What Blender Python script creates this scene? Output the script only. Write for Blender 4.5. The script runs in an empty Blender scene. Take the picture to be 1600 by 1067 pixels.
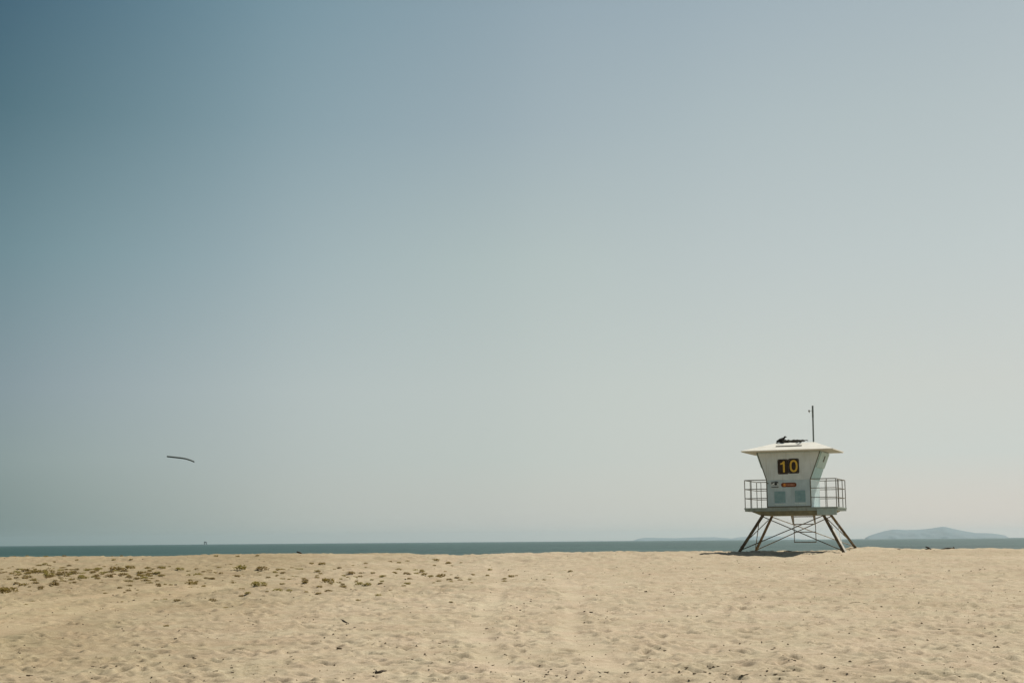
import bpy, math, random
import numpy as np
from mathutils import Vector, Matrix

random.seed(7)
SC = bpy.context.scene
COL = SC.collection
R = math.radians

# ------------------------------------------------------------------ camera
FPX = 2222.0                                   # focal length in pixels of the 1600 px wide photograph
ROLL = math.atan(13 / 1600)
PITCH = math.atan((845.6 - 533.5) / FPX)
EYE = Vector((0, 0, 1.6))
FWD = Vector((0, math.cos(PITCH), math.sin(PITCH)))
U0 = Vector((0, -math.sin(PITCH), math.cos(PITCH)))
RGT = math.cos(ROLL) * Vector((1, 0, 0)) - math.sin(ROLL) * U0
UPV = math.sin(ROLL) * Vector((1, 0, 0)) + math.cos(ROLL) * U0
cam = bpy.data.cameras.new('camera')
cam_o = bpy.data.objects.new('camera', cam)
COL.objects.link(cam_o)
cam.sensor_width = 36
cam.lens = FPX / 1600 * 36
cam.clip_start = 0.1
cam.clip_end = 80000
M4 = Matrix([[RGT[i], UPV[i], -FWD[i]] for i in range(3)]).to_4x4()
M4.translation = EYE
cam_o.matrix_world = M4
SC.camera = cam_o

# ------------------------------------------------------------------ light and sky
SUN_EL, SUN_AZ = R(54.5), R(45.5)
world = bpy.data.worlds.new('World')
SC.world = world
world.use_nodes = True
wn, wl = world.node_tree.nodes, world.node_tree.links
bg = wn['Background']
bg.inputs[1].default_value = 0.1
sky = wn.new('ShaderNodeTexSky')
sky.sky_type = 'NISHITA'
sky.sun_disc = False
sky.sun_elevation = SUN_EL
sky.sun_rotation = SUN_AZ
sky.air_density = 1.0
sky.dust_density = 2.0


def lin(c):
    return tuple(((v / 255) / 12.92 if v / 255 <= 0.04045 else ((v / 255 + 0.055) / 1.055) ** 2.4) for v in c)


# colour of the marine sky by compass direction, at four heights above the horizon
XS = (-1.0, -0.335, -0.17, 0.0, 0.138, 0.33, 1.0)
SKY_Z = (0.006, 0.057, 0.105, 0.194, 0.285, 0.36, 0.58, 1.0)
SKY_COLS = [[[0.0887, 0.1384, 0.15], [0.1997, 0.2667, 0.2536], [0.4515, 0.487, 0.4485], [0.5841, 0.5819, 0.5345], [0.6479, 0.6298, 0.5635], [0.7301, 0.6469, 0.571], [0.6308, 0.6376, 0.6038]], [[0.0844, 0.1384, 0.1559], [0.2478, 0.3199, 0.3214], [0.4371, 0.4923, 0.4787], [0.53, 0.5776, 0.5428], [0.591, 0.6195, 0.5793], [0.6039, 0.6379, 0.603], [0.624, 0.6376, 0.6038]], [[0.0802, 0.1384, 0.162], [0.2312, 0.3013, 0.3291], [0.4261, 0.4889, 0.4854], [0.5187, 0.5675, 0.537], [0.5754, 0.6122, 0.5675], [0.6031, 0.6215, 0.5777], [0.6172, 0.6308, 0.6038]], [[0.0513, 0.1022, 0.1384], [0.1476, 0.2456, 0.2725], [0.3209, 0.4134, 0.431], [0.4415, 0.5174, 0.4974], [0.4985, 0.5576, 0.5426], [0.5375, 0.5899, 0.5708], [0.5776, 0.6105, 0.6038]], [[0.0319, 0.0762, 0.1119], [0.0684, 0.1501, 0.1794], [0.2174, 0.3204, 0.3555], [0.3326, 0.4168, 0.4444], [0.4123, 0.4891, 0.4984], [0.4659, 0.5298, 0.5273], [0.5149, 0.5647, 0.5776]], [[0.0212, 0.0578, 0.0931], [0.0361, 0.1021, 0.1445], [0.1623, 0.2684, 0.3146], [0.2752, 0.3659, 0.4092], [0.3383, 0.4214, 0.4576], [0.3986, 0.4702, 0.4926], [0.4564, 0.5149, 0.5395]], [[0.0091, 0.024, 0.0405], [0.0149, 0.0381, 0.0621], [0.0176, 0.0429, 0.0683], [0.0207, 0.0479, 0.0749], [0.0258, 0.0591, 0.0892], [0.0337, 0.0716, 0.105], [0.0621, 0.1134, 0.1511]], [[0.0055, 0.0144, 0.0243], [0.0089, 0.0229, 0.0372], [0.0106, 0.0257, 0.041], [0.0124, 0.0288, 0.0449], [0.0155, 0.0354, 0.0535], [0.0202, 0.0429, 0.063], [0.0372, 0.0681, 0.0907]]]
tc = wn.new('ShaderNodeTexCoord')
sp = wn.new('ShaderNodeSeparateXYZ')
wl.new(tc.outputs['Generated'], sp.inputs[0])
mx = wn.new('ShaderNodeMath'); mx.operation = 'MULTIPLY_ADD'
mx.inputs[1].default_value = 0.5; mx.inputs[2].default_value = 0.5
wl.new(sp.outputs[0], mx.inputs[0])
prev = None
for i, (zl, cols) in enumerate(zip(SKY_Z, SKY_COLS)):
    rp = wn.new('ShaderNodeValToRGB')
    rp.color_ramp.interpolation = 'CARDINAL'
    els = rp.color_ramp.elements
    while len(els) < len(XS):
        els.new(0.5)
    for e, x, c in zip(els, XS, cols):
        e.position = x * 0.5 + 0.5
        e.color = tuple(c) + (1,)
    wl.new(mx.outputs[0], rp.inputs[0])
    if prev is None:
        prev = rp.outputs[0]
    else:
        mr = wn.new('ShaderNodeMapRange')
        mr.inputs['From Min'].default_value = SKY_Z[i - 1]
        mr.inputs['From Max'].default_value = zl
        wl.new(sp.outputs[2], mr.inputs['Value'])
        mixn = wn.new('ShaderNodeMix'); mixn.data_type = 'RGBA'
        wl.new(mr.outputs[0], mixn.inputs['Factor'])
        wl.new(prev, mixn.inputs[6]); wl.new(rp.outputs[0], mixn.inputs[7])
        prev = mixn.outputs[2]
sc10 = wn.new('ShaderNodeMix'); sc10.data_type = 'RGBA'; sc10.blend_type = 'MULTIPLY'
sc10.inputs['Factor'].default_value = 1.0
sc10.inputs[7].default_value = (10, 10, 10, 1)
wl.new(prev, sc10.inputs[6])
blend = wn.new('ShaderNodeMix'); blend.data_type = 'RGBA'
blend.inputs['Factor'].default_value = 0.10
wl.new(sc10.outputs[2], blend.inputs[6]); wl.new(sky.outputs[0], blend.inputs[7])
wl.new(blend.outputs[2], bg.inputs[0])

sun = bpy.data.lights.new('sun', 'SUN')
sun.energy = 4.35
sun.angle = R(0.55)
sun.color = (1.0, 0.93, 0.82)
sun_o = bpy.data.objects.new('sun', sun)
COL.objects.link(sun_o)
SDIR = Vector((math.sin(SUN_AZ) * math.cos(SUN_EL), math.cos(SUN_AZ) * math.cos(SUN_EL), math.sin(SUN_EL)))
sun_o.rotation_euler = SDIR.to_track_quat('Z', 'Y').to_euler()
sun_o.location = SDIR * 200

SC.view_settings.view_transform = 'Standard'
SC.view_settings.look = 'None'
SC.view_settings.exposure = 0.0
SC.view_settings.gamma = 1.0
SC.cycles.max_bounces = 8
SC.cycles.volume_bounces = 2


# ------------------------------------------------------------------ materials
def mat(name, color, rough=0.7, var=0.0, scale=8.0, col2=None, bump=0.0, bscale=30.0, spec=0.3, metal=0.0):
    m = bpy.data.materials.new(name)
    m.use_nodes = True
    n, l = m.node_tree.nodes, m.node_tree.links
    b = n['Principled BSDF']
    b.inputs['Roughness'].default_value = rough
    b.inputs['Specular IOR Level'].default_value = spec
    b.inputs['Metallic'].default_value = metal
    co = n.new('ShaderNodeTexCoord')
    if col2 is None:
        col2 = tuple(c * (1 - var) for c in color)
    no = n.new('ShaderNodeTexNoise')
    no.inputs['Scale'].default_value = scale
    no.inputs['Detail'].default_value = 6
    no.inputs['Roughness'].default_value = 0.6
    l.new(co.outputs['Object'], no.inputs['Vector'])
    rp = n.new('ShaderNodeValToRGB')
    rp.color_ramp.elements[0].position = 0.38
    rp.color_ramp.elements[1].position = 0.62
    rp.color_ramp.elements[0].color = tuple(col2) + (1,)
    rp.color_ramp.elements[1].color = tuple(color) + (1,)
    l.new(no.outputs[0], rp.inputs[0])
    l.new(rp.outputs[0], b.inputs['Base Color'])
    if bump:
        nb = n.new('ShaderNodeTexNoise')
        nb.inputs['Scale'].default_value = bscale
        nb.inputs['Detail'].default_value = 5
        l.new(co.outputs['Object'], nb.inputs['Vector'])
        bp = n.new('ShaderNodeBump')
        bp.inputs['Strength'].default_value = bump
        bp.inputs['Distance'].default_value = 0.02
        l.new(nb.outputs[0], bp.inputs['Height'])
        l.new(bp.outputs[0], b.inputs['Normal'])
    return m


M_WALL = mat('painted_fibreglass', (0.60, 0.675, 0.70), 0.55, scale=2.5, col2=(0.52, 0.595, 0.615), bump=0.05, bscale=12)
M_WALL2 = mat('lower_wall_paint', (0.455, 0.58, 0.63), 0.55, scale=3, col2=(0.39, 0.51, 0.56), bump=0.05, bscale=12)
M_SIDE = mat('pale_blue_fibreglass', (0.66, 0.80, 0.82), 0.5, scale=3, col2=(0.58, 0.73, 0.75))
M_PANEL = mat('blue_grey_panel', (0.24, 0.38, 0.41), 0.4, scale=6, col2=(0.18, 0.32, 0.35))
M_ROOF = mat('cream_roof', (0.93, 0.92, 0.84), 0.5, scale=2.2, col2=(0.86, 0.85, 0.77), bump=0.04)
M_SOFFIT = mat('soffit', (0.45, 0.45, 0.38), 0.6, var=0.1)
M_DECK = mat('grey_green_deck', (0.33, 0.39, 0.36), 0.6, scale=5, col2=(0.27, 0.33, 0.30))
M_HULL = mat('olive_hull', (0.26, 0.25, 0.15), 0.7, scale=4, col2=(0.18, 0.17, 0.11))
M_FASCIA = mat('fascia_paint', (0.42, 0.52, 0.50), 0.6, scale=4, col2=(0.35, 0.45, 0.43))
M_RUST = mat('weathered_steel', (0.19, 0.145, 0.08), 0.75, scale=5, col2=(0.08, 0.058, 0.036), bump=0.2, bscale=40)
M_GALV = mat('galvanised_steel', (0.30, 0.29, 0.26), 0.5, scale=10, col2=(0.20, 0.19, 0.17), metal=0.3)
M_PALE = mat('pale_steel', (0.60, 0.58, 0.52), 0.5, scale=8, col2=(0.35, 0.30, 0.24))
M_PLATEW = mat('white_paint', (0.80, 0.78, 0.72), 0.5, scale=7, col2=(0.6, 0.57, 0.5))
M_FLARE = mat('teal_fibreglass', (0.36, 0.55, 0.56), 0.5, scale=3, col2=(0.30, 0.48, 0.50))
M_SHUT = mat('shutter_paint', (0.42, 0.56, 0.55), 0.5, scale=3, col2=(0.36, 0.50, 0.49))
M_TRIM = mat('dark_trim', (0.16, 0.17, 0.14), 0.6, var=0.25)
M_PLATE = mat('brown_plate', (0.035, 0.022, 0.014), 0.45, var=0.3, scale=20)
M_YELLOW = mat('yellow_numeral', (0.62, 0.42, 0.06), 0.45, var=0.12, scale=20)
M_BLACK = mat('black_ink', (0.02, 0.025, 0.027), 0.5, var=0.2)
M_LOGO = mat('logo_white', (0.80, 0.84, 0.84), 0.5, var=0.08)
M_STICK = mat('sticker_grey', (0.50, 0.58, 0.60), 0.5, var=0.1)
M_RED = mat('red_brown_sign', (0.19, 0.058, 0.022), 0.45, var=0.3, scale=12)
M_ORANGE = mat('orange_dot', (0.60, 0.24, 0.05), 0.45, var=0.1)
M_PINK = mat('pale_lettering', (0.55, 0.30, 0.20), 0.5, var=0.1)
M_SLOT = mat('grey_slot', (0.20, 0.19, 0.16), 0.7, var=0.2)
M_DARK = mat('dark_bundle', (0.11, 0.10, 0.075), 0.9, scale=25, col2=(0.03, 0.028, 0.022), bump=0.4, bscale=60)
M_MAST = mat('mast_steel', (0.16, 0.19, 0.18), 0.5, var=0.25, scale=12)
M_BIRD = mat('dark_feathers', (0.02, 0.019, 0.017), 0.7, var=0.4, scale=30)
M_STREAK = mat('dark_streak', (0.035, 0.05, 0.04), 0.8, var=0.2)
M_WOOD = mat('driftwood_dark', (0.075, 0.055, 0.032), 0.9, scale=14, col2=(0.03, 0.022, 0.014), bump=0.5, bscale=40)
M_WEED = mat('dried_seaweed', (0.15, 0.11, 0.06), 0.9, scale=20, col2=(0.07, 0.05, 0.028))
M_CRUMB = mat('sandy_clod', (0.16, 0.13, 0.075), 0.95, scale=16, col2=(0.09, 0.07, 0.04))
M_LEAF = [mat('olive_leaves', (0.37, 0.285, 0.095), 0.8, scale=9, col2=(0.24, 0.18, 0.06)),
          mat('brown_leaves', (0.32, 0.235, 0.09), 0.85, scale=9, col2=(0.22, 0.16, 0.06)),
          mat('yellow_green_leaves', (0.40, 0.34, 0.10), 0.8, scale=9, col2=(0.25, 0.21, 0.06))]
for m_ in M_LEAF:
    n_, l_ = m_.node_tree.nodes, m_.node_tree.links
    tr_ = n_.new('ShaderNodeBsdfTranslucent'); mxs = n_.new('ShaderNodeMixShader'); mxs.inputs[0].default_value = 0.4
    l_.new(n_['Principled BSDF'].inputs['Base Color'].links[0].from_socket, tr_.inputs['Color'])
    l_.new(n_['Principled BSDF'].outputs[0], mxs.inputs[1]); l_.new(tr_.outputs[0], mxs.inputs[2])
    l_.new(mxs.outputs[0], n_['Material Output'].inputs['Surface'])
M_ISLE = mat('hazed_scrub', (0.185, 0.245, 0.275), 0.95, scale=0.012, col2=(0.22, 0.265, 0.285))  # scrub colour with some of the blue haze mixed into it
M_RIG = mat('rig_steel', (0.08, 0.08, 0.08), 0.8, var=0.2, scale=0.1)


def weather(m, amount, col, sx=14.0, sz=1.1):
    """rain streaks and salt stains running down a painted surface"""
    n, l = m.node_tree.nodes, m.node_tree.links
    b = n['Principled BSDF']
    co = n.new('ShaderNodeTexCoord'); mp = n.new('ShaderNodeMapping'); mp.inputs['Scale'].default_value = (sx, sx, sz)
    l.new(co.outputs['Object'], mp.inputs[0])
    no = n.new('ShaderNodeTexNoise'); no.inputs['Scale'].default_value = 1.0; no.inputs['Detail'].default_value = 5
    l.new(mp.outputs[0], no.inputs['Vector'])
    rp = n.new('ShaderNodeMapRange'); rp.inputs['From Min'].default_value = 0.50; rp.inputs['From Max'].default_value = 0.72
    rp.inputs['To Max'].default_value = amount
    l.new(no.outputs[0], rp.inputs['Value'])
    mx_ = n.new('ShaderNodeMix'); mx_.data_type = 'RGBA'
    l.new(rp.outputs[0], mx_.inputs['Factor'])
    l.new(b.inputs['Base Color'].links[0].from_socket, mx_.inputs[6]); mx_.inputs[7].default_value = col + (1,)
    l.new(mx_.outputs[2], b.inputs['Base Color'])


weather(M_WALL, 0.28, (0.36, 0.35, 0.28)); weather(M_WALL2, 0.3, (0.26, 0.31, 0.30)); weather(M_SIDE, 0.4, (0.45, 0.47, 0.42))
weather(M_ROOF, 0.2, (0.55, 0.47, 0.33), 3.0, 3.0); weather(M_DECK, 0.5, (0.20, 0.17, 0.12), 9.0, 3.0); weather(M_FASCIA, 0.4, (0.28, 0.24, 0.17), 12.0, 2.0)


# ------------------------------------------------------------------ mesh helpers
class MB:
    def __init__(self):
        self.v, self.f = [], []

    def add(self, vs, fs):
        o = len(self.v)
        self.v += [tuple(p) for p in vs]
        self.f += [tuple(i + o for i in q) for q in fs]

    def hexa(self, b, t):                       # 4 bottom corners, 4 top corners (counter clockwise from above)
        self.add(list(b) + list(t), [(3, 2, 1, 0), (4, 5, 6, 7), (0, 1, 5, 4), (1, 2, 6, 5), (2, 3, 7, 6), (3, 0, 4, 7)])

    def box(self, x0, x1, y0, y1, z0, z1):
        self.hexa([(x0, y0, z0), (x1, y0, z0), (x1, y1, z0), (x0, y1, z0)],
                  [(x0, y0, z1), (x1, y0, z1), (x1, y1, z1), (x0, y1, z1)])

    def tube(self, pts, rad, n=8):
        pts = [Vector(p) for p in pts]
        if not isinstance(rad, (list, tuple)):
            rad = [rad] * len(pts)
        rings = []
        d0 = (pts[1] - pts[0]).normalized()
        up = Vector((0, 0, 1)) if abs(d0.z) < 0.9 else Vector((1, 0, 0))
        for i, p in enumerate(pts):
            d = (pts[min(i + 1, len(pts) - 1)] - pts[max(i - 1, 0)]).normalized()
            a = d.cross(up).normalized()
            b = a.cross(d).normalized()
            rings.append([p + rad[i] * (math.cos(2 * math.pi * k / n) * a + math.sin(2 * math.pi * k / n) * b) for k in range(n)])
        vs = [q for r_ in rings for q in r_]
        fs = []
        for i in range(len(pts) - 1):
            for k in range(n):
                k2 = (k + 1) % n
                fs.append((i * n + k, i * n + k2, (i + 1) * n + k2, (i + 1) * n + k))
        fs.append(tuple(range(n))[::-1])
        fs.append(tuple((len(pts) - 1) * n + k for k in range(n)))
        self.add(vs, fs)

    def beam(self, a, b, w, h=None):            # square bar from a to b
        h = h or w
        a, b = Vector(a), Vector(b)
        d = (b - a).normalized()
        s = d.cross(Vector((0, 1, 0))).normalized() * w / 2
        t = s.cross(d).normalized() * h / 2
        self.hexa([a - s - t, a + s - t, a + s + t, a - s + t], [b - s - t, b + s - t, b + s + t, b - s + t])

    def plate(self, outline, y0, y1):           # outline in (x, z), extruded along y
        n = len(outline)
        vs = [(x, y0, z) for x, z in outline] + [(x, y1, z) for x, z in outline]
        fs = [tuple(range(n)), tuple(range(2 * n - 1, n - 1, -1))]
        fs += [(i, n + i, n + (i + 1) % n, (i + 1) % n) for i in range(n)]
        self.add(vs, fs)

    def ring(self, out, inn, y0, y1):
        n = len(out)
        vs = [(x, y, z) for y in (y0, y1) for o in (out, inn) for x, z in o]
        fs = []
        for i in range(n):
            j = (i + 1) % n
            fs += [(i, j, n + j, n + i), (2 * n + j, 2 * n + i, 3 * n + i, 3 * n + j),
                   (j, i, 2 * n + i, 2 * n + j), (n + i, n + j, 3 * n + j, 3 * n + i)]
        self.add(vs, fs)

    def build(self, name, m, parent=None, smooth=False, bevel=0.0):
        me = bpy.data.meshes.new(name)
        me.from_pydata(self.v, [], self.f)
        import bmesh
        bm = bmesh.new(); bm.from_mesh(me)
        bmesh.ops.recalc_face_normals(bm, faces=bm.faces)
        if bevel:
            bmesh.ops.bevel(bm, geom=bm.edges[:], offset=bevel, segments=2, affect='EDGES', clamp_overlap=True)
        bm.to_mesh(me); bm.free()
        if smooth:
            for p in me.polygons:
                p.use_smooth = True
        me.materials.append(m)
        o = bpy.data.objects.new(name, me)
        COL.objects.link(o)
        if parent:
            o.parent = parent
        return o


def tag(o, label=None, cat=None, group=None, kind=None):
    for k, v in (('label', label), ('category', cat), ('group', group), ('kind', kind)):
        if v:
            o[k] = v
    return o


def rrect(x0, x1, z0, z1, r, n=4):
    out = []
    for cx, cz, a0 in ((x1 - r, z0 + r, -90), (x1 - r, z1 - r, 0), (x0 + r, z1 - r, 90), (x0 + r, z0 + r, 180)):
        for k in range(n + 1):
            a = R(a0 + 90 * k / n)
            out.append((cx + r * math.cos(a), cz + r * math.sin(a)))
    return out


# ------------------------------------------------------------------ the beach: heights
RNG = np.random.RandomState(11)
LAT = RNG.rand(256, 256) * 2 - 1


def vnoise(x, y, wl_, ox=0.0):
    x = np.asarray(x) / wl_ + ox; y = np.asarray(y) / wl_ + ox * 1.7
    xi = np.floor(x).astype(int); yi = np.floor(y).astype(int)
    fx = x - xi; fy = y - yi
    fx = fx * fx * fx * (fx * (fx * 6 - 15) + 10); fy = fy * fy * fy * (fy * (fy * 6 - 15) + 10)
    a = LAT[xi % 256, yi % 256]; b = LAT[(xi + 1) % 256, yi % 256]
    c = LAT[xi % 256, (yi + 1) % 256]; d = LAT[(xi + 1) % 256, (yi + 1) % 256]
    return (a * (1 - fx) + b * fx) * (1 - fy) + (c * (1 - fx) + d * fx) * fy


PY = np.array([-3000, -60, 0, 10, 16, 30, 45, 51.5, 54.2, 59, 61.5, 66, 80, 110, 140, 400])
PZ = np.array([2.0, 0.3, -0.25, -0.14, 0.0, 0.41, 0.74, 0.885, 1.08, 1.085, 1.05, 0.8, -1.0, -3.3, -4.2, -4.2])
_yy = np.arange(-70, 160, 0.25)
_zz = np.interp(_yy, PY, PZ)
_k = np.hanning(9); _k /= _k.sum()
_zs = np.convolve(np.pad(_zz, 4, mode='edge'), _k, 'valid')
GU = np.array([-900, 0, 40, 133, 200, 266, 320, 366, 522, 620, 675, 720, 757, 797, 864, 940, 1051, 1140, 1240, 1300, 1340, 1449, 1600, 2500])
GG = np.array([18, 18.6, 17.3, 18, 19.1, 19.0, 17.4, 15.6, 16.6, 18.5, 21.3, 23.3, 22.1, 21.1, 20, 19.6, 20.0, 19.6, 19.2, 18.6, 17.8, 16.8, 17.2, 17])
CX = (GU - 800) / FPX * 59
CZ = 1.6 - GG * 59 / FPX - 1.085


def sstep(a, b, v):
    t = np.clip((v - a) / (b - a), 0, 1)
    return t * t * (3 - 2 * t)


def base_h(x, y):
    x = np.asarray(x, float); y = np.asarray(y, float)
    z = np.where((y > -69) & (y < 159), np.interp(y, _yy, _zs), np.interp(y, PY, PZ))
    w = sstep(28, 52, y) * (1 - sstep(66, 85, y))
    z = z + w * np.interp(x, CX, CZ)
    z = z + 0.16 * np.exp(-(((x - 14.0) / 1.5) ** 2 + ((y - 57.6) / 1.0) ** 2))          # sand drifted round the far right leg
    return z


def ground_pt(u, v):
    """point of the sand seen at a place in the photograph"""
    d = FWD + (u - 800) / FPX * RGT - (v - 533.5) / FPX * UPV
    lo = None
    ts = np.concatenate([np.arange(8, 30, 0.1), np.arange(30, 75, 0.2)])
    X = EYE.x + d.x * ts; Y = EYE.y + d.y * ts; Z = EYE.z + d.z * ts
    H = base_h(X, Y)
    hit = np.nonzero(Z <= H)[0]
    i = hit[0] if len(hit) else int(np.argmin(Z - H))
    return float(X[i]), float(Y[i])


TRACKS = [
    [(772, 880), (778, 906), (781, 921), (774, 942), (752, 963), (746, 987), (752, 1010), (770, 1034), (805, 1058), (830, 1075)],
    [(868, 890), (883, 912), (897, 927), (900, 945), (890, 965), (889, 987), (912, 1010), (936, 1028), (975, 1055)],
    [(330, 917), (244, 932), (200, 941), (133, 954), (67, 968), (0, 983), (-90, 1003)],
    [(260, 915), (155, 930), (89, 939), (22, 952), (-60, 967)],
]
TRACK_PTS = []
for tr in TRACKS:
    P = [ground_pt(*q) for q in tr]
    dense = []
    for (x0, y0), (x1, y1) in zip(P[:-1], P[1:]):
        n = max(2, int(math.hypot(x1 - x0, y1 - y0) / 0.15))
        for k in range(n):
            dense.append((x0 + (x1 - x0) * k / n, y0 + (y1 - y0) * k / n))
    TRACK_PTS.append(np.array(dense))


def track_dist(x, y, only=(0, 1, 2, 3)):
    best = np.full(np.shape(x), 9.0)
    for ti, T in enumerate(TRACK_PTS):
        if ti not in only:
            continue
        x0, y0 = T.min(0) - 1.8; x1, y1 = T.max(0) + 1.8
        m = (x > x0) & (x < x1) & (y > y0) & (y < y1)
        if not m.any():
            continue
        px, py = x[m], y[m]
        b = np.full(px.shape, 9.0)
        for k in range(0, len(T)):
            b = np.minimum(b, np.hypot(px - T[k, 0], py - T[k, 1]))
        best[m] = np.minimum(best[m], b * (1.5 if ti < 2 else 0.5))
    return best


ys = [9.0]
while ys[-1] < 63:
    ys.append(ys[-1] + max(0.04, 0.042 * (ys[-1] / 16) ** 1.0))
ys = np.array([-3000, -400, -60, -12, 0, 5.0] + ys + [65, 68, 74, 85, 110, 140])
ss = np.concatenate([[-60, -12, -4, -2, -1.2, -0.9, -0.7, -0.6], np.arange(-0.52, 0.5201, 0.0017), [0.6, 0.7, 0.9, 1.2, 2, 4, 12, 60]])
YY, SS = np.meshgrid(ys, ss, indexing='ij')
XX = SS * np.maximum(YY, 9.0)
ZZ = base_h(XX, YY)
TD = track_dist(XX, YY)
TW = TD + 0.22 * vnoise(XX, YY, 0.6, 8.2) + 0.10 * vnoise(XX, YY, 0.25, 3.1)
smooth_track = 1 - (1 - sstep(0.06, 0.46, TW)) * (0.55 + 0.4 * sstep(-0.3, 0.4, vnoise(XX, YY, 2.4, 1.9)))
fade = sstep(5, 9, YY) * (1 - sstep(62, 68, YY))
rough = 0.55 + 0.45 * sstep(-0.3, 0.5, vnoise(XX, YY, 6.0, 3.3))
rough *= 0.70 + 0.58 * sstep(17, 32, YY)
det = 0.045 * vnoise(XX, YY, 7.0) + 0.024 * vnoise(XX, YY, 2.6, 5.1) + 0.03 * vnoise(XX, YY, 1.3, 4.4) * sstep(54, 58, YY)
n1 = vnoise(XX + 0.25 * vnoise(XX, YY, 0.8, 9.1), YY, 0.85, 1.3)
n2 = vnoise(XX, YY + 0.15 * vnoise(XX, YY, 0.5, 4.7), 0.42, 2.7)
det += smooth_track * rough * (0.017 * (np.abs(n1) * 1.3 - 0.4) + 0.030 * n2 + 0.020 * vnoise(XX, YY, 0.21, 7.9) + 0.012 * vnoise(XX, YY, 0.12, 2.2))
# footprints
foot = np.zeros_like(ZZ)
for _ in range(7500):
    d = 12 + 46 * random.random() ** 1.3
    x = d * random.uniform(-0.46, 0.46)
    a = random.uniform(0, math.pi); la, lb = random.uniform(0.07, 0.17), random.uniform(0.05, 0.09)
    i0, i1 = np.searchsorted(ys, [d - 0.5, d + 0.5]); j0, j1 = np.searchsorted(ss, [(x - 0.55) / d, (x + 0.55) / d])
    if i1 <= i0 or j1 <= j0:
        continue
    dx = XX[i0:i1, j0:j1] - x; dy = YY[i0:i1, j0:j1] - d
    p = (dx * math.cos(a) + dy * math.sin(a)) / la; q = (-dx * math.sin(a) + dy * math.cos(a)) / lb
    r2 = p * p + q * q
    foot[i0:i1, j0:j1] += random.uniform(0.025, 0.06) * (-np.exp(-r2) + 0.55 * np.exp(-(np.sqrt(r2) - 1.6) ** 2 * 4))
det += smooth_track * np.clip(foot, -0.07, 0.05) * (0.8 + 0.2 * sstep(17, 28, YY))
det += -0.008 * (1 - sstep(0.1, 0.45, TD)) + 0.008 * np.exp(-((TD - 0.45) / 0.16) ** 2) * (0.5 + vnoise(XX, YY, 1.1, 6.6))
ZZ = ZZ + fade * det


def ground_z(x, y):
    i = int(np.clip(np.searchsorted(ys, y) - 1, 0, len(ys) - 2))
    s = x / max(y, 9.0)
    j = int(np.clip(np.searchsorted(ss, s) - 1, 0, len(ss) - 2))
    fy = (y - ys[i]) / (ys[i + 1] - ys[i]); fs = (s - ss[j]) / (ss[j + 1] - ss[j])
    return float((ZZ[i, j] * (1 - fs) + ZZ[i, j + 1] * fs) * (1 - fy) + (ZZ[i + 1, j] * (1 - fs) + ZZ[i + 1, j + 1] * fs) * fy)


def at(u, v):
    x, y = ground_pt(u, v)
    return Vector((x, y, ground_z(x, y)))


def grid_mesh(name, X, Y, Z, m, smooth=True):
    nr, nc = X.shape
    co = np.stack([X, Y, Z], -1).reshape(-1, 3).astype(np.float32)
    i = np.arange(nr - 1)[:, None] * nc + np.arange(nc - 1)[None, :]
    q = np.stack([i, i + 1, i + nc + 1, i + nc], -1).reshape(-1, 4).astype(np.int32)
    me = bpy.data.meshes.new(name)
    me.vertices.add(len(co)); me.vertices.foreach_set('co', co.ravel())
    me.loops.add(q.size); me.loops.foreach_set('vertex_index', q.ravel())
    me.polygons.add(len(q)); me.polygons.foreach_set('loop_start', np.arange(len(q), dtype=np.int32) * 4)
    me.polygons.foreach_set('loop_total', np.full(len(q), 4, np.int32))
    if smooth:
        me.polygons.foreach_set('use_smooth', np.ones(len(q), bool))
    me.update(calc_edges=True)
    me.materials.append(m)
    o = bpy.data.objects.new(name, me)
    COL.objects.link(o)
    return o


SAND_A = (0.50, 0.425, 0.316)
SAND_B = (0.575, 0.497, 0.383)


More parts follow.
